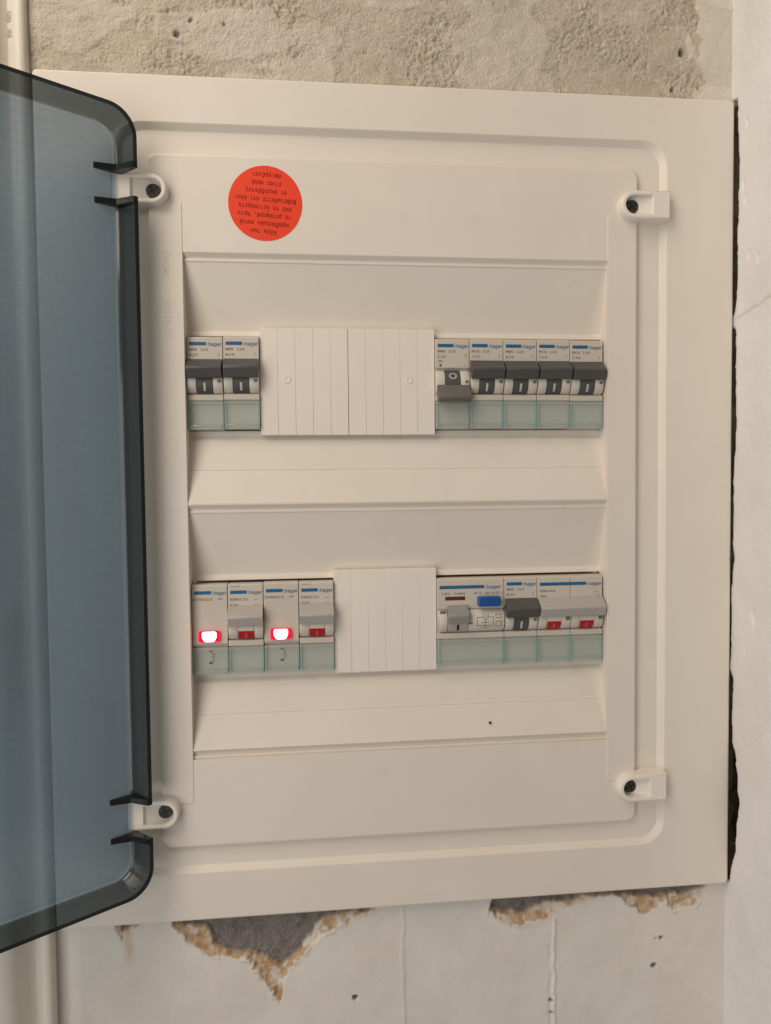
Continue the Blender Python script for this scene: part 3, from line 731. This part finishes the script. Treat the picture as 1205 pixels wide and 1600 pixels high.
def isolator2(k, label):
    o = dev('isolating_switch', k, 2, 2); hw = MOD
    casing(o, 2); logo(o, hw, -4.0, lw=8.0, right=.6)
    print_obj('rating_print', [('T', 'SBN240', 2.2, -hw+1.2, V(-8.2), dict(width=8.4)), ('T', '40A', 2.0, -hw+1.2, V(-10.8), dict(width=4.0))], M['p_grey'], o, .05)
    print_obj('terminal_print', [('T', '2 4', 1.6, hw-4.2, V(-9.0)), ('T', '1 3', 1.4, hw-3.6, V(-10.8))], M['p_grey'], o, .05)
    print_obj('seam_print', [('B', -.12, .12, V(-31), V(-.9))], M['p_dark'], o, .03)
    h = toggle(o, -hw+.5, hw-.1, -hw+4.8, -hw+12.4, mat='lgrey', bmat='cheek', markmat='p_pink', flag=True)
    pr = arc(60, -59, 14, 6.95)+[(V(-27.5), -8), (V(-17), -8)]
    finish('toggle_barrel', prism(pr, 'u', 4.8, 12.4, .12, deg=40, seg=1), M['cheek'], h, ang=30); red_flag(h, 4.8, 12.4)
    bm = bmesh.new()
    pts = [(V(ARC_C[0]+7.23*math.sin(math.radians(-22-26*i/8))), ARC_C[1]+7.23*math.cos(math.radians(-22-26*i/8))) for i in range(9)]
    A_ = [bm.verts.new(P(8.05, p[0], p[1])) for p in pts]; B_ = [bm.verts.new(P(9.15, p[0], p[1])) for p in pts]
    for i in range(8): bm.faces.new([A_[i], B_[i], B_[i+1], A_[i+1]])
    me = bpy.data.meshes.new('mark'); bm.to_mesh(me); bm.free(); link('mark', me, M['p_pink'], h)
    cheeks(o, 2, [(-hw+.3, -hw+4.65), (-hw+12.55, -.2), (.2, 4.65), (12.55, hw-.35)])
    slots(o, [(-3.1, -.8, -22.8, -20.8, 2.3), (hw-3.1, hw-.8, -22.8, -20.8, 2.3)], 'slot')
    terminal(o, 2, 2)
    tag(o, label, 'switch', 'isolating switches in the lower row'); return o

mcb(-6, 1, 'MBN 125', 'B25', 'dark-toggled breaker marked MBN 125 at the upper row\'s left end', dv=-.1)
mcb(-5, 1, 'MBN 120', 'B20', 'dark-toggled breaker marked MBN 120 beside the upper blank cover', dv=.25)
mcb(1, 1, 'MWN 116', 'C16', 'switched-off breaker marked MWN 116 with its toggle down showing O', on=False)
mcb(2, 1, 'MCN 116', 'C16', 'dark-toggled breaker marked MCN 116, right of the switched-off one', dv=.1)
mcb(3, 1, 'MBN 110', 'B10', 'dark-toggled breaker marked MBN 110, middle of the upper right five')
mcb(4, 1, 'MCN 110', 'C10', 'dark-toggled breaker marked MCN 110, second from the upper row\'s right end', dv=.05)
mcb(5, 1, 'MCN 110', 'C10', 'dark-toggled breaker marked MCN 110 at the upper row\'s right end', dv=-.2)
pilot(-6, 'lit red indicator lamp at the left end of the lower row', dv=.0)
isolator(-5, 'single-width 32A switch with red flag between the two lit indicator lamps', dv=-.1)
pilot(-4, 'lit red indicator lamp between the two single-width 32A switches', dv=.25)
isolator(-3, 'single-width 32A switch with red flag touching the lower blank cover', dv=.1)
rcd(1, 'double-width residual current breaker with blue test button and grey toggle')
mcb(3, 2, 'MBN 132', 'B32', 'dark-toggled breaker marked MBN 132, the only one in the lower row')
isolator2(4, 'double-width SBN240 switch with two red flags at the lower row\'s right end')

# blank covers with score lines
def blank(k0, k1, top, bot, n, label, dimple=None, seamw=.07):
    u0, u1 = uk(k0)+.1, uk(k1)-.1
    o = empty('blank_cover', (u0+u1)/2, bot, -10.2)
    hw = (u1-u0)/2; st = 2*hw/n; H = top-bot
    finish('backing', box(-hw+.3, hw-.3, .6, H-.4, 0, 3.8), M['filler'], o)
    shared = None
    for i in range(n):
        a = -hw+st*i
        if shared is None:
            s = finish('strip', box(-st/2+seamw/2, st/2-seamw/2, 0, H, -.1, 4.3, .10, 1), M['filler'], o); shared = s.data
        else: s = link('strip', shared, M['filler'], o)
        s.location = P(a+st/2, 0, 0)
    if dimple is not None:
        bm = bmesh.new(); N = 24
        du, dvv = -hw+st*(dimple+.5), H*.52
        rings(bm, [([(du+r*math.cos(2*math.pi*i/N), dvv+r*math.sin(2*math.pi*i/N)) for i in range(N)], w) for r, w in ((2.1, 4.25), (1.95, 4.55), (1.6, 4.6), (1.3, 4.42), (.9, 4.40))], cap=True)
        finish('clip_dimple', bm, M['filler'], o, ang=60)
    tag(o, label, 'blank cover', 'blank covers in the device rows'); return o
blank(-4, -1.5, 91.2, 36.9, 5, 'cream scored blank cover beside the MBN 120 breaker, upper row left half', 1)
blank(-1.5, 1, 91.2, 36.9, 5, 'cream scored blank cover beside the switched-off breaker, upper row right half', 3)
blank(-2, 1, -33.2, -86.9, 6, 'cream scored blank cover left of the residual current breaker, lower row', None, .05)
